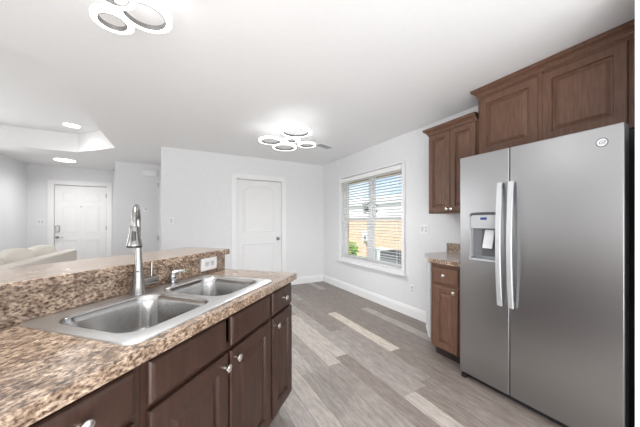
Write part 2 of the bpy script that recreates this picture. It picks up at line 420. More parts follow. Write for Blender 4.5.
# ---------------------------------------------------------------- window, blinds
w = tag(thing('window_1', None, None, (XW, WY0, WZ0), 90), kind='structure')   # local X along +y, local Y towards -x (indoors)
WW, WH = WY1 - WY0, WZ1 - WZ0
def fr(bm, x0, x1, z0, z1, y0, y1, t, tb=None):
    tb = tb or t
    box(bm, x0, x0 + t, y0, y1, z0, z1); box(bm, x1 - t, x1, y0, y1, z0, z1)
    box(bm, x0 + t, x1 - t, y0, y1, z1 - t, z1); box(bm, x0 + t, x1 - t, y0, y1, z0, z0 + tb)
bm = B(); fr(bm, .003, WW - .003, .003, WH - .003, -.125, -.06, .035)
MC = WW / 2
box(bm, MC - .035, MC + .035, -.125, -.06, .038, WH - .038)
obj('window_frame', bm, 'white', w)
for a, b in ((.038, MC - .035), (MC + .035, WW - .038)):
    zm = .735
    for nm, z0, z1, y0 in (('lower_sash', .038, zm + .02, -.088), ('upper_sash', zm - .02, WH - .038, -.115)):
        bm = B(); fr(bm, a, b, z0, z1, y0, y0 + .025, .045); s = obj(nm, bm, 'white', w)
        bm = B(); box(bm, a + .044, b - .044, y0 + .01, y0 + .014, z0 + .044, z1 - .044); obj('pane', bm, 'glass', s)
bm = B(); box(bm, -.03, .018, .0005, .030, -.02, WH + .012); box(bm, WW - .03, WW + .03, .0005, .022, -.02, WH + .012); box(bm, .018, WW - .03, .0005, .022, WH - .010, WH + .012)
obj('window_casing', bm, 'white', w, bevel=.002)
bm = B(); box(bm, -.05, WW + .10, .0005, .060, -.040, -.0201); box(bm, 0.001, WW - .001, -.055, .0004, .0005, .02)
obj('window_sill', bm, 'white', w, bevel=.004)

bl = thing('window_blinds', 'white horizontal slat blinds with open slats hanging in the kitchen window', 'blinds', (XW, WY0, WZ0), 90)
bx0, bx1 = .035, WW - .055
bm = B(); box(bm, bx0, bx1, -.045, .03, WH - .09, WH - .022); obj('headrail', bm, 'slat', bl, bevel=.003)
bm = B()
n = 31
for k in range(n):
    z = .07 + k * (WH - .17) / (n - 1)
    mx = Matrix.Translation((0, -.018, z)) @ Matrix.Rotation(R(14), 4, 'X')
    box(bm, bx0 + .005, bx1 - .005, -.024, .024, -.0013, .0013, mx)
obj('slats', bm, 'slat', bl)
bm = B(); box(bm, bx0 + .003, bx1 - .003, -.043, .008, .026, .045); obj('bottom_rail', bm, 'slat', bl, bevel=.003)
for xx in (.12, MC - .12, MC + .12, WW - .15):
    bm = B()
    for yy in (-.046, .0095): box(bm, xx - .003, xx + .003, yy - .0008, yy + .0008, .03, WH - .09)
    obj('ladder_tape', bm, 'slat', bl)
bm = B(); tube(bm, [(WW - .10, .034, WH - .10), (WW - .10, .034, .55)], .004, 8); obj('tilt_wand', bm, 'slat', bl, smooth=True)

# ---------------------------------------------------------------- cabinetry
def loops_panel(bm, x0, x1, z0, z1, prof, yb):
    """nested rectangles; prof = [(inset, y)]; closes back at yb"""
    rs = [ring(bm, [(x, yb, z) for x, z in rect(x0, x1, z0, z1)])]
    for i, y in prof: rs.append(ring(bm, [(x, y, z) for x, z in rect(x0 + i, x1 - i, z0 + i, z1 - i)]))
    for a, b in zip(rs, rs[1:]): bridge(bm, a, b)
    bm.faces.new(rs[0][::-1]); bm.faces.new(rs[-1])
def cab_door(parent, x0, x1, z0, z1, y, m, name='door', fw=.058):
    bm = B(); t = .020
    loops_panel(bm, x0, x1, z0, z1, [(0, y + .006), (.002, y + .003), (.005, y + .001), (.009, y), (fw, y), (fw + .003, y + .006), (fw + .006, y + .012), (fw + .015, y + .012), (fw + .036, y + .002), (fw + .042, y + .0015)], y + t)
    return obj(name, bm, m, parent)
def cab_drawer(parent, x0, x1, z0, z1, y, m, name='drawer'):
    bm = B(); t = .020
    loops_panel(bm, x0, x1, z0, z1, [(0, y + .009), (.004, y + .004), (.010, y + .001), (.014, y)], y + t)
    return obj(name, bm, m, parent)
def cab_knob(parent, x, y, z, r=.0155):
    bm = B(); mx = Matrix.Translation((x, y, z)) @ Matrix.Rotation(R(90), 4, 'X')
    lathe(bm, [(r * .42, 0), (r * .40, .003), (r * .34, .007), (r * .34, .012), (r * .8, .017), (r, .021), (r * .96, .025), (r * .6, .028), (0, .029)], mx, 18)
    return tag(obj('knob', bm, 'knob', parent, smooth='auto'), 'round satin nickel knob')
def carcass(parent, w, d, z0, z1, y0, m, top=True, rails=(), zs=None):
    """box of panels with a face frame; front of the frame at y0"""
    bm = B(); t = .016; zs = zs or z1
    box(bm, 0.0005, t, y0 + .019, d, z0, zs); box(bm, w - t, w - .0005, y0 + .019, d, z0, zs)
    box(bm, t, w - t, y0 + .019, d, z0, z0 + t); box(bm, t, w - t, d - .008, d, z0 + t, zs)
    if top: box(bm, t, w - t, y0 + .019, d - .008, z1 - t, z1)
    obj('carcass', bm, m, parent)
    bm = B(); s = .032
    box(bm, .0005, s, y0, y0 + .0188, z0, z1); box(bm, w - s, w - .0005, y0, y0 + .0188, z0, z1)
    box(bm, s, w - s, y0, y0 + .0188, z1 - s, z1); box(bm, s, w - s, y0, y0 + .0188, z0, z0 + s)
    for r in rails: box(bm, s, w - s, y0, y0 + .0188, r - s / 2, r + s / 2)
    return obj('face_frame', bm, m, parent)
def crown(parent, w, d, z0, prof, m, left=True, right=False):
    """moulding wrapping front (y=0) and the left end"""
    bm = B(); rs = []
    for p, z in prof:
        pts = [(-p if left else 0, d, z0 + z), (-p if left else 0, -p, z0 + z), (w, -p, z0 + z)] if left else [(0, -p, z0 + z), (w, -p, z0 + z)]
        rs.append([bm.verts.new(q) for q in pts])
    for a, b in zip(rs, rs[1:]):
        for i in range(len(a) - 1): bm.faces.new((a[i], a[i + 1], b[i + 1], b[i]))
    if left:
        bm.faces.new((rs[-1][0], rs[-1][1], rs[-1][2], bm.verts.new((w, d, z0 + prof[-1][1]))))
    return obj('crown_moulding', bm, m, parent)
CP = [(.001, 0), (.006, 0), (.006, .008), (.010, .010), (.012, .018), (.024, .034), (.038, .044), (.042, .048), (.042, .056), (.046, .06), (.046, .07)]

# island base cabinets: local X = t, local Y = n (front faces -Y)
ND = .676
def island_cab(t0, t1, label, fronts, group=None):
    r = thing('base_cabinet', label, 'cabinet', (TM @ Vector((t0, 0, 0)))[:], TH, group)
    w = t1 - t0
    carcass(r, w, 1.213, .115, .872, ND + .0205, 'shadewood', top=False, rails=(.722,), zs=.872 if t0 > 1.4 or t1 < .5 else .70)
    bm = B(); box(bm, .001, w - .001, ND + .095, ND + .11, 0, .1145); obj('toe_kick', bm, 'kick', r)
    if t1 > 1.5:
        bm = B(); box(bm, w, w + .006, ND + .021, 1.213, .115, .872); obj('end_panel', bm, 'shadewood', r)
    for k, (kind, x0, x1, z0, z1, kn) in enumerate(fronts):
        if kind == 'door':
            o = cab_door(r, x0 - t0, x1 - t0, z0, z1, ND, 'shadewood')
        else:
            o = cab_drawer(r, x0 - t0, x1 - t0, z0, z1, ND, 'shadewood', 'drawer' if kind == 'drawer' else 'false_drawer_front')
        if kn: cab_knob(o, kn[0] - t0, ND, kn[1])
    return r
DZ = (.724, .848); OZ = (.145, .706)
island_cab(1.312, 1.599, 'narrow shade-darkened wood base cabinet at the open end of the sink island', [('drawer', 1.326, 1.590, *DZ, (1.458, .790)), ('door', 1.326, 1.590, *OZ, (1.352, .660))])
island_cab(.556, 1.311, 'wide shade-darkened wood sink cabinet under the double sink, two doors', [('false', .574, .918, *DZ, None), ('false', .950, 1.298, *DZ, None),
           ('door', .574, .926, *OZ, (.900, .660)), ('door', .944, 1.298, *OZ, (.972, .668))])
island_cab(.245, .555, 'shade-darkened wood island drawer cabinet at the left foreground, cut by the frame', [('drawer', .270, .531, *DZ, (.400, .798)), ('door', .270, .531, *OZ, (.30, .66))])
island_cab(-.5, .244, 'shade-darkened wood base cabinet hidden under the near end of the sink counter', [('door', -.485, -.14, *OZ, (-.17, .66)), ('door', -.125, .22, *OZ, (-.1, .66)), ('drawer', -.485, .22, *DZ, (-.13, .79))])

# island countertop with a cutout, backsplash riser as its part
bm = B()
holed(bm, [-.55, .552, 1.333, 1.605], [.650, .725, 1.175, 1.2145], .873, .911, {(1, 1)})
ct = isl(tag(obj('countertop', bm, 'granite'), 'brown granite-look laminate island countertop around the double sink', 'countertop'))
bm = B(); box(bm, -.55, 1.6, 1.2015, 1.2215, .9112, 1.0165); obj('riser', bm, 'granite', ct)
bm = B(); box(bm, -.6, 1.612, 1.168, 1.55, 1.0175, 1.055)
isl(tag(obj('bar_top', bm, 'granite', bevel=.003), 'raised granite-look laminate bar top running behind the sink', 'bar counter'))

# sink ------------------------------------------------------------
sk = isl(thing('kitchen_sink', 'stainless double bowl drop-in sink in the island counter', 'sink'))
sk.location = (0, 0, 0)
st0, st1, sn0, sn1 = .525, 1.36, .688, 1.200
bowls = [(.565, .938, .745, 1.112), (.972, 1.322, .745, 1.112)]
bm = B()
def eloop(pts, z):
    v = ring(bm, [(x, y, z) for x, y in pts]); return v, [bm.edges.new((v[i], v[(i + 1) % len(v)])) for i in range(len(v))]
zo = .9175
vA, eA = eloop(rrect(st0 + .006, st1 - .006, sn0 + .006, sn1 - .006, .035), zo)
ho = []
for b in bowls: ho.append(eloop(rrect(b[0], b[1], b[2], b[3], .075, 8), zo))
bmesh.ops.triangle_fill(bm, edges=eA + [e for h in ho for e in h[1]], use_beauty=True)
o1 = ring(bm, [(x, y, .9155) for x, y in rrect(st0 + .001, st1 - .001, sn0 + .001, sn1 - .001, .038)]); bridge(bm, vA, o1)
o2 = ring(bm, [(x, y, .9114) for x, y in rrect(st0, st1, sn0, sn1, .038)]); bridge(bm, o1, o2)
rimo = obj('sink_rim', bm, 'litsteel', sk, smooth='auto')
for b in bowls:
    bm = B(); prev = None
    for ins, z, r in ((0, zo, .075), (.004, zo - .002, .073), (.008, zo - .009, .07), (.012, zo - .03, .07), (.022, zo - .13, .065), (.03, zo - .155, .06), (.045, zo - .168, .055), (.065, zo - .173, .045), (.13, zo - .178, .03)):
        c = ring(bm, [(x, y, z) for x, y in rrect(b[0] + ins, b[1] - ins, b[2] + ins, b[3] - ins, r, 8)])
        if prev: bridge(bm, prev, c)
        prev = c
    bm.faces.new(prev)
    bo = obj('sink_bowl', bm, 'shadesteel', sk, smooth='auto')
    cx, cy = (b[0] + b[1]) / 2, (b[2] + b[3]) / 2
    bm = B(); lathe(bm, [(.045, 0), (.045, .003), (.038, .004), (.032, .001), (.03, .001), (.012, .001), (.01, .01), (0, .012)], Matrix.Translation((cx, cy, zo - .178)), 24)
    obj('drain_strainer', bm, 'chrome', bo, smooth='auto')

# faucet
def isp(t, n, z=0): v = TM @ Vector((t, n, 0)); return (v.x, v.y, z)
fb = Vector(isp(.903, 1.141, .918))
fc = thing('kitchen_faucet', 'tall brushed nickel pull-down faucet behind the sink bowls', 'faucet', fb[:], 0)
dc = Vector((-fb.x, -fb.y, 0)).normalized(); side = Vector((cos(R(TH)), sin(R(TH)), 0))
dc = (dc + Vector((-.879, .477, 0)) * .095).normalized()
bm = B()
lathe(bm, [(.029, 0), (.029, .004), (.027, .008), (.0235, .05), (.018, .12), (.0140, .18), (.0128, .24), (.0125, .25)], None, 24)
obj('faucet_body', bm, 'nickel', fc, smooth='auto')
bm = B(); rad = .078; pts = []
pts.append(Vector((0, 0, .245)))
for k in range(15):
    a = pi * k / 14
    pts.append(Vector((0, 0, .325)) + dc * (rad - rad * cos(a)) + Vector((0, 0, rad * sin(a) * .90)))
pts.append(dc * (2 * rad) + Vector((0, 0, .305)))
tube(bm, pts, .0098, 14); obj('gooseneck_spout', bm, 'nickel', fc, smooth='auto')
bm = B(); h0 = dc * (2 * rad)
lathe(bm, [(.0125, -.032), (.0150, -.035), (.0170, -.055), (.0225, -.088), (.027, -.108), (.027, -.112)], Matrix.Translation(h0 + Vector((0, 0, .345))), 24)
hd = obj('spray_head', bm, 'nickel', fc, smooth='auto')
bm = B(); lathe(bm, [(.0272, -.112), (.0265, -.119), (.02, -.121), (.0, -.1215)], Matrix.Translation(h0 + Vector((0, 0, .345))), 24)
obj('spray_face', bm, 'black', hd, smooth='auto')
bm = B(); q = h0 + dc * .0215 + Vector((0, 0, .270))
ex = dc.cross(Vector((0, 0, 1)))
mx = Matrix.Translation(q) @ Matrix(((ex.x, dc.x, 0, 0), (ex.y, dc.y, 0, 0), (0, 0, 1, 0), (0, 0, 0, 1))) @ Matrix.Rotation(R(-8), 4, 'X')
box(bm, -.0075, .0075, -.004, .004, -.022, .022, mx); obj('spray_button', bm, 'black', hd, bevel=.003)
bm = B(); tube(bm, [side * .018 + Vector((0, 0, .05)), side * .045 + Vector((0, 0, .05)), side * .085 + Vector((0, 0, .05))], [.016, .0195, .0195], 18)
hn = obj('faucet_handle', bm, 'nickel', fc, smooth='auto')
bm = B(); tube(bm, [side * .066 + Vector((0, 0, .062)), side * .068 + Vector((0, 0, .135))], [.0055, .0045], 10); obj('lever', bm, 'nickel', hn, smooth='auto')
bm = B(); bmesh.ops.create_uvsphere(bm, u_segments=10, v_segments=6, radius=.004, matrix=Matrix.Translation(dc * .0215 + Vector((0, 0, .105)))); obj('hose_button', bm, 'black', fc)

sd = thing('soap_dispenser', 'small chrome soap dispenser pump beside the faucet', 'soap dispenser', isp(1.115, 1.163, .918), TH)
bm = B(); lathe(bm, [(.020, 0), (.020, .004), (.012, .008), (.011, .014), (.016, .022), (.018, .032), (.015, .042), (.008, .048), (.006, .052)], None, 20); obj('pump_body', bm, 'chrome', sd, smooth='auto')
bm = B(); tube(bm, [(0, 0, .046), (.010, -.006, .050), (.022, -.014, .054), (.034, -.022, .052), (.040, -.026, .044)], [.009, .009, .0075, .0065, .006], 12); obj('pump_nozzle', bm, 'chrome', sd, smooth='auto')

for c_ in sd.children: c_.data.transform(Matrix.Scale(1.2, 4))

# duplex outlet on the riser
def duplex(parent, horizontal=True, n=1, sw=False, w=None, h=None):
    w = w or (.114 if horizontal else .07); h = h or (.07 if horizontal else .114)
    bm = B(); box(bm, -w / 2, w / 2, -.006, -.0003, -h / 2, h / 2); pl = obj('cover_plate', bm, 'white', parent, bevel=.002)
    return pl
def sockets(pl, positions, w=.028, h=.033, y=-.0062, toggles=()):
    for x, z in positions:
        bm = B(); box(bm, x - w / 2, x + w / 2, y - .002, y, z - h / 2, z + h / 2); s = obj('socket', bm, 'lightgrey', pl)
        bm = B()
        for dx in (-.006, .006): box(bm, x + dx - .0013, x + dx + .0013, y - .0026, y - .002, z - .002, z + .009)
        box(bm, x - .002, x + .002, y - .0026, y - .002, z - .012, z - .008); obj('socket_slots', bm, 'black', s)
    for x, z in toggles:
        bm = B(); box(bm, x - .017, x + .017, y - .0012, y, z - .033, z + .033); box(bm, x - .014, x + .014, y - .005, y - .001, z - .001, z + .028)
        obj('rocker', bm, 'lightgrey', pl)
t = thing('outlet', 'white double power outlet on the granite riser behind the sink', 'outlet', isp(1.43, 1.201, .976), TH)
bm = B(); box(bm, -.07, .07, -.012, -.0003, -.042, .042); pl = obj('cover_plate', bm, 'white', t, bevel=.003)
sockets(pl, ((-.024, 0), (.024, 0)), .034, .032, -.0122)

# right-hand cabinets: local X = -world y, local Y = +world x
RB = -90
def rroot(name, label, x, y, z=0, cat='cabinet', group=None): return thing(name, label, cat, (x, y, z), RB, group)
FX = 2.400
u1 = rroot('wall_cabinet', 'brown wood wall cabinet with two narrow doors left of the refrigerator', FX, 1.945)
carcass(u1, .528, XW - FX - .002, 1.335, 2.185, 0, 'wood')
a = cab_door(u1, .012, .262, 1.347, 2.165, -.0205, 'wood', fw=.05); cab_knob(a, .240, -.0205, 1.375)
a = cab_door(u1, .266, .516, 1.347, 2.165, -.0205, 'wood', fw=.05); cab_knob(a, .288, -.0205, 1.375)
crown(u1, .528, XW - FX - .002, 2.172, CP, 'wood')
u2 = rroot('wall_cabinet', 'brown wood cabinet with two wide doors mounted above the refrigerator', FX, 1.412)
carcass(u2, .922, XW - FX - .002, 1.815, 2.372, 0, 'wood')
cab_door(u2, .022, .455, 1.842, 2.345, -.0205, 'wood'); cab_door(u2, .480, .905, 1.842, 2.345, -.0205, 'wood')
bm = B(); box(bm, .9235, 1.02, -.004, .30, 1.815, 2.372); obj('filler_panel', bm, 'wood', u2)
bm = B(); box(bm, .455, .480, -.012, -.0005, 1.82, 2.37); obj('centre_stile', bm, 'wood', u2)
crown(u2, 1.02, XW - FX - .002, 2.366, CP, 'wood')

# right base cabinet with the angled end
bc = rroot('base_cabinet', 'brown wood base cabinet with angled end between refrigerator and window', 2.09, 1.655)
bm = B()
def lx(x, y): return (1.655 - y, x - 2.09)
poly = [lx(2.11, 1.345), lx(XW - .003, 1.345), lx(XW - .003, 1.93), lx(2.365, 1.93), lx(2.11, 1.675)]
prism(bm, poly, .105, .872); obj('carcass', bm, 'wood', bc)
bm = B(); box(bm, .002, .31, 0.0005, .0195, .105, .872); obj('face_frame', bm, 'wood', bc)
poly = [lx(2.18, 1.345), lx(XW - .003, 1.345), lx(XW - .003, 1.90), lx(2.40, 1.90), lx(2.18, 1.68)]
bm = B(); prism(bm, poly, 0, .1045); obj('toe_kick', bm, 'kick', bc)
a = cab_drawer(bc, .022, .262, .695, .838, -.0205, 'wood'); cab_knob(a, .142, -.0205, .772)
a = cab_door(bc, .022, .262, .112, .672, -.0205, 'wood', fw=.05); cab_knob(a, .238, -.0205, .64)
# angled door: built facing -Y then turned
ad = cab_door(bc, .10, .355, .112, .848, -.0205, 'lightgrey', name='angled_end_panel', fw=.05); ad['label'] = 'pale angled end panel'
for v in ad.data.vertices:
    c = v.co.copy(); a45 = R(-45)
    # local start point of the angled face
    x, y = c.x, c.y
    v.co.x = -.020 - (x * cos(R(45)) - y * sin(R(45))) ; v.co.y = .020 + (x * sin(R(45)) + y * cos(R(45)))
bm = B(); poly = [lx(2.045, 1.335), lx(XW - .001, 1.335), lx(XW - .001, 1.945), lx(2.335, 1.945), lx(2.045, 1.655)]
prism(bm, poly, .873, .911)
ct2 = rroot('countertop', 'small granite-look counter with clipped corner beside the refrigerator', 2.09, 1.655, cat='countertop')
obj('counter_slab', bm, 'granite', ct2, bevel=.003)
bm = B(); box(bm, 1.655 - 1.94, 1.655 - 1.335, XW - 2.09 - .021, XW - 2.09 - .001, .9112, 1.008); obj('backsplash', bm, 'granite', ct2)

# ---------------------------------------------------------------- refrigerator
FW = .888
rf = rroot('refrigerator', 'stainless side-by-side refrigerator with ice and water dispenser', 2.0, 1.323, cat='refrigerator')
bm = B(); box(bm, .006, FW - .006, .072, .68, .03, 1.745); obj('cabinet_body', bm, 'darkgrey', rf, bevel=.004)
bm = B(); box(bm, .02, FW - .02, .045, .0715, .012, .052); box(bm, .0, .03, .02, .07, .0, .03); box(bm, FW - .03, FW, .02, .07, .0, .03); obj('base_grille', bm, 'black', rf)
Z0, Z1 = .055, 1.757
# freezer door with a recess
dx0, dx1, dz0, dz1 = .083, .286, .955, 1.312
bm = B()
holed(bm, [0, dx0, dx1, .356], [Z0, dz0, dz1, Z1], .068, 0, {(1, 1)}, lambda a, b, c: (a, c, b))
dl = obj('freezer_door', bm, 'steel', rf, bevel=.005, seg=3)
bm = B(); box(bm, .362, FW, 0, .068, Z0, Z1); dr = obj('refrigerator_door', bm, 'steel', rf, bevel=.006, seg=4)
bm = B(); box(bm, .3563, .3617, .007, .066, Z0 + .01, Z1 - .006); obj('door_seam_shade', bm, 'black', rf)  # black strip filling the gap, put in as the seam's shade
# dispenser
bm = B()
box(bm, dx0 + .001, dx1 - .001, .056, .066, dz0 + .001, dz1 - .001)                # back
box(bm, dx0 + .001, dx0 + .010, -.003, .056, dz0 + .001, dz1 - .001); box(bm, dx1 - .010, dx1 - .001, -.003, .056, dz0 + .001, dz1 - .001)
ds = obj('dispenser_housing', bm, 'grey', dl, bevel=.002)
bm = B(); box(bm, dx0 + .0105, dx1 - .0105, -.005, .054, 1.198, 1.300); pn = obj('control_panel', bm, 'panelgrey', dl, bevel=.004)
bm = B(); pts = []
tube(bm, [(dx0 + .004, -.004, 1.292), (dx0 + .02, -.008, 1.308), (dx0 + .06, -.010, 1.313), (dx1 - .06, -.010, 1.313), (dx1 - .02, -.008, 1.308), (dx1 - .004, -.004, 1.292)], .006, 8)
obj('dispenser_trim', bm, 'acgrey', dl, smooth=True)
bm = B(); box(bm, .165, .212, -.0062, -.0052, 1.262, 1.280); obj('display', bm, 'display', pn)
bm = B()
for k in range(6): box(bm, .107 + k * .027, .119 + k * .027, -.0062, -.0052, 1.216, 1.220)
obj('buttons', bm, 'grey', pn)
bm = B(); prism(bm, [(dx0 + .012, .03), (.145, .052), (dx1 - .012, .052), (dx1 - .012, .0555), (dx0 + .012, .0555)], .99, 1.197); obj('recess_liner', bm, 'acgrey', dl)
bm = B()
a = ring(bm, [(.175, .036, 1.19), (.245, .036, 1.19), (.245, .05, 1.19), (.175, .05, 1.19)]); b = ring(bm, [(.168, .008, 1.05), (.238, .008, 1.05), (.238, .024, 1.05), (.168, .024, 1.05)])
bridge(bm, a, b); bm.faces.new(a[::-1]); bm.faces.new(b); obj('paddle', bm, 'lightgrey', dl, bevel=.005)
bm = B(); box(bm, dx0 - .003, dx1 + .003, -.016, .055, .955, .972); obj('drip_tray', bm, 'panelgrey', dl, bevel=.006)
# handles
def fhandle(door, xc):
    bm = B(); rs = []; N = 16; hz0, hz1 = .665, 1.52; w = .0165
    for k in range(N + 1):
        s = k / N; z = hz0 + (hz1 - hz0) * s; bow = -.034 - .026 * (1 - (2 * s - 1) ** 2)
        rs.append(ring(bm, [(xc - w, bow + .010, z), (xc - w * .8, bow, z), (xc + w * .8, bow, z), (xc + w, bow + .010, z), (xc + w * .7, bow + .018, z), (xc - w * .7, bow + .018, z)]))
    for a, b in zip(rs, rs[1:]): bridge(bm, a, b)
    bm.faces.new(rs[0][::-1]); bm.faces.new(rs[-1])
    h = obj('handle', bm, 'handle', door, smooth='auto')
    for z in (hz0 + .012, hz1 - .037):
        bm = B(); box(bm, xc - .011, xc + .011, -.024, -.0005, z, z + .03); obj('handle_bracket', bm, 'acgrey', h, bevel=.003)
fhandle(dl, .311); fhandle(dr, .381)
# round badge with ring and monogram
bx, bz = .806, 1.672
mx = Matrix.Translation((bx, -.0004, bz)) @ Matrix.Rotation(R(90), 4, 'X')
bm = B(); lathe(bm, [(.0235, 0), (.0235, .0015), (0, .0016)], mx, 28); bd = obj('badge', bm, 'lightgrey', dr, smooth='auto')
bm = B(); tube(bm, [(bx + .0225 * cos(2 * pi * k / 28), -.0025, bz + .0225 * sin(2 * pi * k / 28)) for k in range(29)], .0017, 6); obj('badge_ring', bm, 'acgrey', bd, smooth=True)
cu = bpy.data.curves.new('badge_lettering', 'FONT'); cu.body = 'GE'; cu.size = .024; cu.align_x = 'CENTER'; cu.align_y = 'CENTER'; cu.extrude = .0003; cu.shear = .3
to = bpy.data.objects.new('tmp', cu); COL.objects.link(to); bpy.context.view_layer.update()
me = bpy.data.meshes.new_from_object(to.evaluated_get(bpy.context.evaluated_depsgraph_get())); bpy.data.objects.remove(to)
me.transform(Matrix.Translation((bx, -.0025, bz)) @ Matrix.Rotation(R(90), 4, 'X')); me.materials.clear(); me.materials.append(M['acgrey'])
lo = bpy.data.objects.new('badge_lettering', me); COL.objects.link(lo); lo.parent = bd
# ---------------------------------------------------------------- wall plates
t = rroot('outlet', 'white double-width wall plate on the window wall above the small counter', XW, 2.262, 1.158, 'outlet')
pl = duplex(t, w=.125, h=.12); sockets(pl, ((.026, -.02), (.026, .02)), toggles=((-.028, 0),))
t = rroot('outlet', 'white low wall outlet below the window near the baseboard', XW, 2.46, .366, 'outlet')
pl = duplex(t, False); sockets(pl, ((0, -.022), (0, .022)))
t = thing('light_switch', 'white light switch plate on wall left of the arched panel door', 'light switch', (-.085, YB, 1.268), 0)
pl = duplex(t, False); sockets(pl, (), toggles=((0, 0),))
t = thing('light_switch', 'white light switch plate on wall left of the entry door', 'light switch', (-2.50, 7.6, 1.25), 0)
pl = duplex(t, False, w=.12, h=.12); sockets(pl, (), toggles=((-.026, 0), (.026, 0)))
t = thing('wall_chime', 'white rectangular chime box high on the hall wall', 'door chime', (-.50, 6.47, 2.25), 0)
bm = B(); box(bm, -.125, .125, -.04, -.0005, -.055, .055); bo = obj('chime_case', bm, 'white', t, bevel=.008)
t = thing('thermostat', 'small white thermostat mid-height on the hall wall', 'thermostat', (-.56, 6.47, 1.50), 0)
bm = B(); box(bm, -.055, .055, -.02, -.0005, -.045, .045); bo = obj('thermostat_case', bm, 'white', t, bevel=.005)
bm = B(); box(bm, -.03, .03, -.0215, -.0202, -.01, .025); obj('thermostat_screen', bm, 'lightgrey', bo)

# ---------------------------------------------------------------- ceiling fixtures
def led_ring(parent, x, y, z, r, wd=.022, ht=.02):
    """flat acrylic ring that glows, thin metal inner band"""
    bm = B(); seg = 48; prof = [(r, z - ht / 2), (r, z + ht / 2), (r - wd, z + ht / 2), (r - wd, z - ht / 2)]
    rs = [ring(bm, [(x + p * cos(2 * pi * k / seg), y + p * sin(2 * pi * k / seg), zz) for k in range(seg)]) for p, zz in prof]
    for a, b in zip(rs, rs[1:] + rs[:1]): bridge(bm, a, b)
    o = obj('light_ring', bm, 'glow', parent, smooth='auto')
    bm = B(); prof = [(r - wd - .0005, z - ht / 2 - .003), (r - wd - .0005, z + ht / 2), (r - wd - .004, z + ht / 2), (r - wd - .004, z - ht / 2 - .003)]
    rs = [ring(bm, [(x + p * cos(2 * pi * k / seg), y + p * sin(2 * pi * k / seg), zz) for k in range(seg)]) for p, zz in prof]
    for a, b in zip(rs, rs[1:] + rs[:1]): bridge(bm, a, b)
    obj('ring_band', bm, 'nickel', o, smooth='auto')
def chandelier(name, label, x, y, rings):
    r = thing(name, label, 'ceiling light', (x, y, HC), 0, 'ring ceiling lights')
    bm = B(); lathe(bm, [(.11, -.0005), (.11, -.03), (.10, -.035), (0, -.036)], None, 32); obj('canopy', bm, 'white', r, smooth='auto')
    for (dx, dy, dz, rr) in rings:
        led_ring(r, dx, dy, dz, rr, .028)
        dd = math.hypot(dx, dy); m = max(dd - rr + .012, 0)
        ux, uy = (dx / dd, dy / dd) if dd > .001 else (1, 0)
        bm = B(); tube(bm, [(ux * .03, uy * .03, -.03), (ux * .06, uy * .06, dz), (ux * m, uy * m, dz)] if m > .07 else [(0, 0, -.03), (ux * .05, uy * .05, dz + .01), (dx + rr * .97, dy, dz + .005)], .005, 8)
        obj('arm', bm, 'white', r, smooth=True)
    l = bpy.data.lights.new('fixture_glow', 'SPOT'); l.energy = 78; l.color = (.96, .98, 1); l.spot_size = R(165); l.spot_blend = 1; l.shadow_soft_size = .12
    lo_ = bpy.data.objects.new('fixture_glow', l); COL.objects.link(lo_); lo_.location = (0, 0, -.21); lo_.parent = r
chandelier('ring_ceiling_light', 'flush LED ceiling light of overlapping glowing rings near the window and white door', 1.27, 3.11,
           [(-.22, .14, -.155, .15), (.03, .31, -.16, .165), (.26, .08, -.155, .12), (-.02, -.08, -.175, .10), (-.07, -.32, -.155, .175)])
chandelier('ring_ceiling_light', 'flush LED ring ceiling light above the sink, cut by the top edge', -.13, 1.40,
           [(-.16, .29, -.16, .09), (-.012, .175, -.155, .12), (-.126, .08, -.165, .09), (.16, -.17, -.16, .11), (-.06, -.20, -.16, .12)])
def downlight(label, x, y, z, pw, k):
    r = thing('recessed_light', label, 'recessed light', (x, y, z))
    bm = B(); lathe(bm, [(.095 * k, -.0005), (.095 * k, -.006), (.08 * k, -.009), (.075 * k, -.005)], None, 32); tr = obj('trim_ring', bm, 'white', r, smooth='auto')
    bm = B(); lathe(bm, [(.086 * k, -.0095), (.086 * k, -.0105), (0, -.0108)], None, 32); obj('lens', bm, 'glow2', tr)
    l = bpy.data.lights.new('downlight_lamp', 'SPOT'); l.energy = pw; l.spot_size = R(160); l.spot_blend = 1; l.shadow_soft_size = .06
    lo_ = bpy.data.objects.new('downlight_lamp', l); COL.objects.link(lo_); lo_.location = (0, 0, -.03); lo_.parent = r
downlight('round recessed light in the raised tray ceiling', -1.436, 5.42, HC + .31, 16, 1.15)
downlight('round recessed light in the low ceiling before the entry door', -1.90, 6.79, HC, 58, 1.8)
v = thing('ceiling_vent', 'small white slotted air vent in the ceiling near the window wall', 'air vent', (2.03, 3.60, HC), 20)
bm = B(); fr(bm, -.16, .16, -.08, .08, 0, .008, .018)
for q in bm.verts: q.co = Vector((q.co.x, q.co.z, -q.co.y - .0005))
obj('vent_frame', bm, 'white', v)
bm = B()
for k in range(8): box(bm, -.142, .142, -.058 + k * .016, -.050 + k * .016, -.007, -.002)
obj('vent_louvres', bm, 'panelgrey', v)

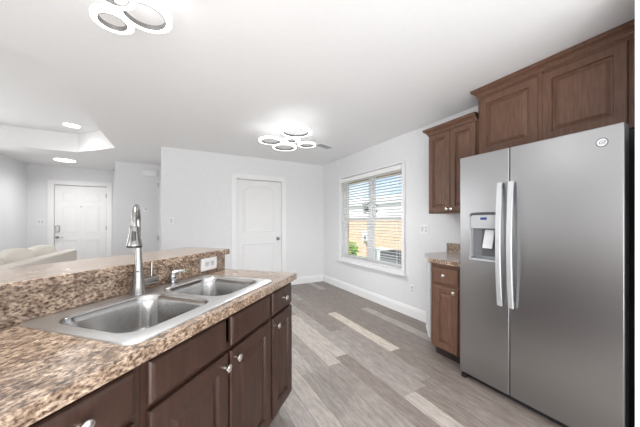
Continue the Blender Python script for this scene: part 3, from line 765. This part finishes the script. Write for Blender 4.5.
# ---------------------------------------------------------------- sofa
sf = thing('sofa', 'cream fabric sofa seen from behind beyond the bar', 'sofa', (-1.45, 3.30, 0), 90)   # local X = +y, local Y = -x
SL = 2.42
def cushion(name, parent, x0, x1, y0, y1, z0, z1, mx=None, puff=.02):
    bm = B(); box(bm, x0, x1, y0, y1, z0, z1)
    bmesh.ops.subdivide_edges(bm, edges=bm.edges, cuts=4, use_grid_fill=True)
    c = Vector(((x0 + x1) / 2, (y0 + y1) / 2, (z0 + z1) / 2)); h = Vector(((x1 - x0) / 2, (y1 - y0) / 2, (z1 - z0) / 2))
    for q in bm.verts:
        d = Vector(((q.co.x - c.x) / h.x, (q.co.y - c.y) / h.y, (q.co.z - c.z) / h.z))
        for a in range(3):
            o1, o2 = (a + 1) % 3, (a + 2) % 3
            if abs(abs(d[a]) - 1) < 1e-4: q.co[a] += math.copysign(puff, d[a]) * ((1 - d[o1] ** 2) * (1 - d[o2] ** 2)) - math.copysign(puff * .6, d[a]) * (max(abs(d[o1]), abs(d[o2])) ** 4)
    if mx: bmesh.ops.transform(bm, matrix=mx, verts=bm.verts)
    return obj(name, bm, 'fabric', parent, smooth=True, subsurf=1)
bm = B(); box(bm, .0, SL, .02, .92, .10, .40); obj('sofa_base', bm, 'fabric', sf, bevel=.02, seg=3)
bm = B(); box(bm, .0, SL, .0, .16, .401, .80); obj('sofa_back', bm, 'fabric', sf, bevel=.02, seg=3)
for x in (0, SL - .18):
    bm = B(); box(bm, x, x + .18, .161, .92, .401, .62); obj('arm', bm, 'fabric', sf, bevel=.03, seg=3)
for k in range(3):
    x0 = .185 + k * (SL - .37) / 3; x1 = x0 + (SL - .37) / 3 - .006
    cushion('seat_cushion', sf, x0, x1, .37, .90, .405, .53)
    mx = Matrix.Translation((0, .18, .53)) @ Matrix.Rotation(R(-10), 4, 'X') @ Matrix.Translation((0, -.18, -.53))
    cushion('back_cushion', sf, x0 + (.0 if k else .0), x1 + (.03 if k == 2 else 0), .175, .36, .54, .885 if k != 1 else .90, None, .035)
for x in (.06, SL - .10):
    for y in (.06, .84):
        bm = B(); box(bm, x, x + .05, y, y + .05, 0, .0995); obj('leg', bm, 'kick', sf)

# ---------------------------------------------------------------- outside
bm = B(); box(bm, XW + .27, 30, -8, 30, -.42, -.32); tag(struct('ground', bm, 'grass'))
nh = thing('neighbor_house', 'tan brick house with pale upper wall seen through the window blinds', 'house', (7.4, 8, -.32))
bm = B(); box(bm, 0, 4, -9, 9, 0, 1.66); obj('brick_wall', bm, 'brick', nh)
bm = B(); box(bm, .02, 4, -9, 9, 1.662, 2.3); obj('upper_wall', bm, 'siding', nh)
bm = B()
a = ring(bm, [(-.06, -9.4, 2.301), (-.06, 9.4, 2.301), (3, 9.4, 2.95), (3, -9.4, 2.95)]); b = ring(bm, [(-.06, -9.4, 2.42), (-.06, 9.4, 2.42), (3, 9.4, 3.05), (3, -9.4, 3.05)])
bridge(bm, a, b); bm.faces.new(a[::-1]); bm.faces.new(b); obj('roof', bm, 'shingle', nh)
t = thing('utility_box', 'white electric meter box with conduit on the brick house', 'utility box', (7.39, 9.2, .45))
bm = B(); box(bm, -.15, -.001, -.2, .2, -.05, .38); bo = obj('meter_case', bm, 'white', t, bevel=.01)
bm = B(); tube(bm, [(-.16, -.02, .12), (-.19, -.02, .12)], .07, 14); obj('meter_dial', bm, 'acgrey', bo)
bm = B(); tube(bm, [(-.06, .1, -.05), (-.06, .1, -.76)], .03, 10); obj('conduit', bm, 'white', bo)
def bush(name, label, x, y, z, r, n, m, sq=.8, trunk=None, sz=.07):
    t = thing(name, label, 'bush' if not trunk else 'tree', (x, y, z))
    bm = B()
    for k in range(n):
        a = random.random() * 2 * pi; c = random.uniform(-.9, 1); rr = r * random.uniform(.5, 1) ; s = math.sqrt(1 - c * c)
        p = Vector((rr * s * cos(a), rr * s * sin(a), (trunk or r * sq) + rr * c * sq))
        d1 = Vector((random.gauss(0, 1), random.gauss(0, 1), random.gauss(0, 1))).normalized(); d2 = d1.orthogonal().normalized()
        w_ = sz * random.uniform(.6, 1.2)
        bm.faces.new([bm.verts.new(p + q) for q in (-d1 * w_, -d2 * w_ * .4, d1 * w_, d2 * w_ * .4)])
    tag(obj('foliage', bm, m, t, recalc=False), kind=None)
    bm = B(); tube(bm, [(0, 0, 0), (.01, 0, (trunk or r))], .03 if not trunk else .05, 8); obj('stem', bm, 'bark', t)
bush('bush', 'bright green bush outside against the brick house', 6.3, 9.2, -.32, .5, 900, 'foliage')
bush('young_tree', 'small dark-leaved tree outside behind the window mullion', 5.6, 6.85, -.32, .28, 260, 'darkleaf', .9, trunk=2.05, sz=.06)
t = thing('air_conditioner', 'dark grey outdoor condenser unit seen low through the blinds', 'air conditioner', (5.6, 5.55, -.32))
bm = B(); box(bm, -.38, .38, -.38, .38, .05, .72); bo = obj('condenser_case', bm, 'acgrey', t, bevel=.02)
bm = B()
for k in range(9): box(bm, -.39, -.381, -.34, .34, .12 + k * .062, .15 + k * .062)
obj('grille', bm, 'grey', bo)
bm = B(); lathe(bm, [(.3, .721), (.3, .74), (.27, .745), (.05, .745), (0, .745)], None, 24); obj('fan_guard', bm, 'black', bo)
bm = B(); box(bm, -.45, .45, -.45, .45, 0, .0495); obj('pad', bm, 'lightgrey', t)
t = thing('utility_cabinet', 'pale grey box outside left of the dark condenser unit', 'utility box', (6.3, 7.0, -.32))
bm = B(); box(bm, -.2, .2, -.3, .3, 0, .62); bo = obj('box_case', bm, 'lightgrey', t, bevel=.02)
bm = B(); box(bm, -.22, .22, -.32, .32, .6205, .65); obj('box_lid', bm, 'white', t, bevel=.008)
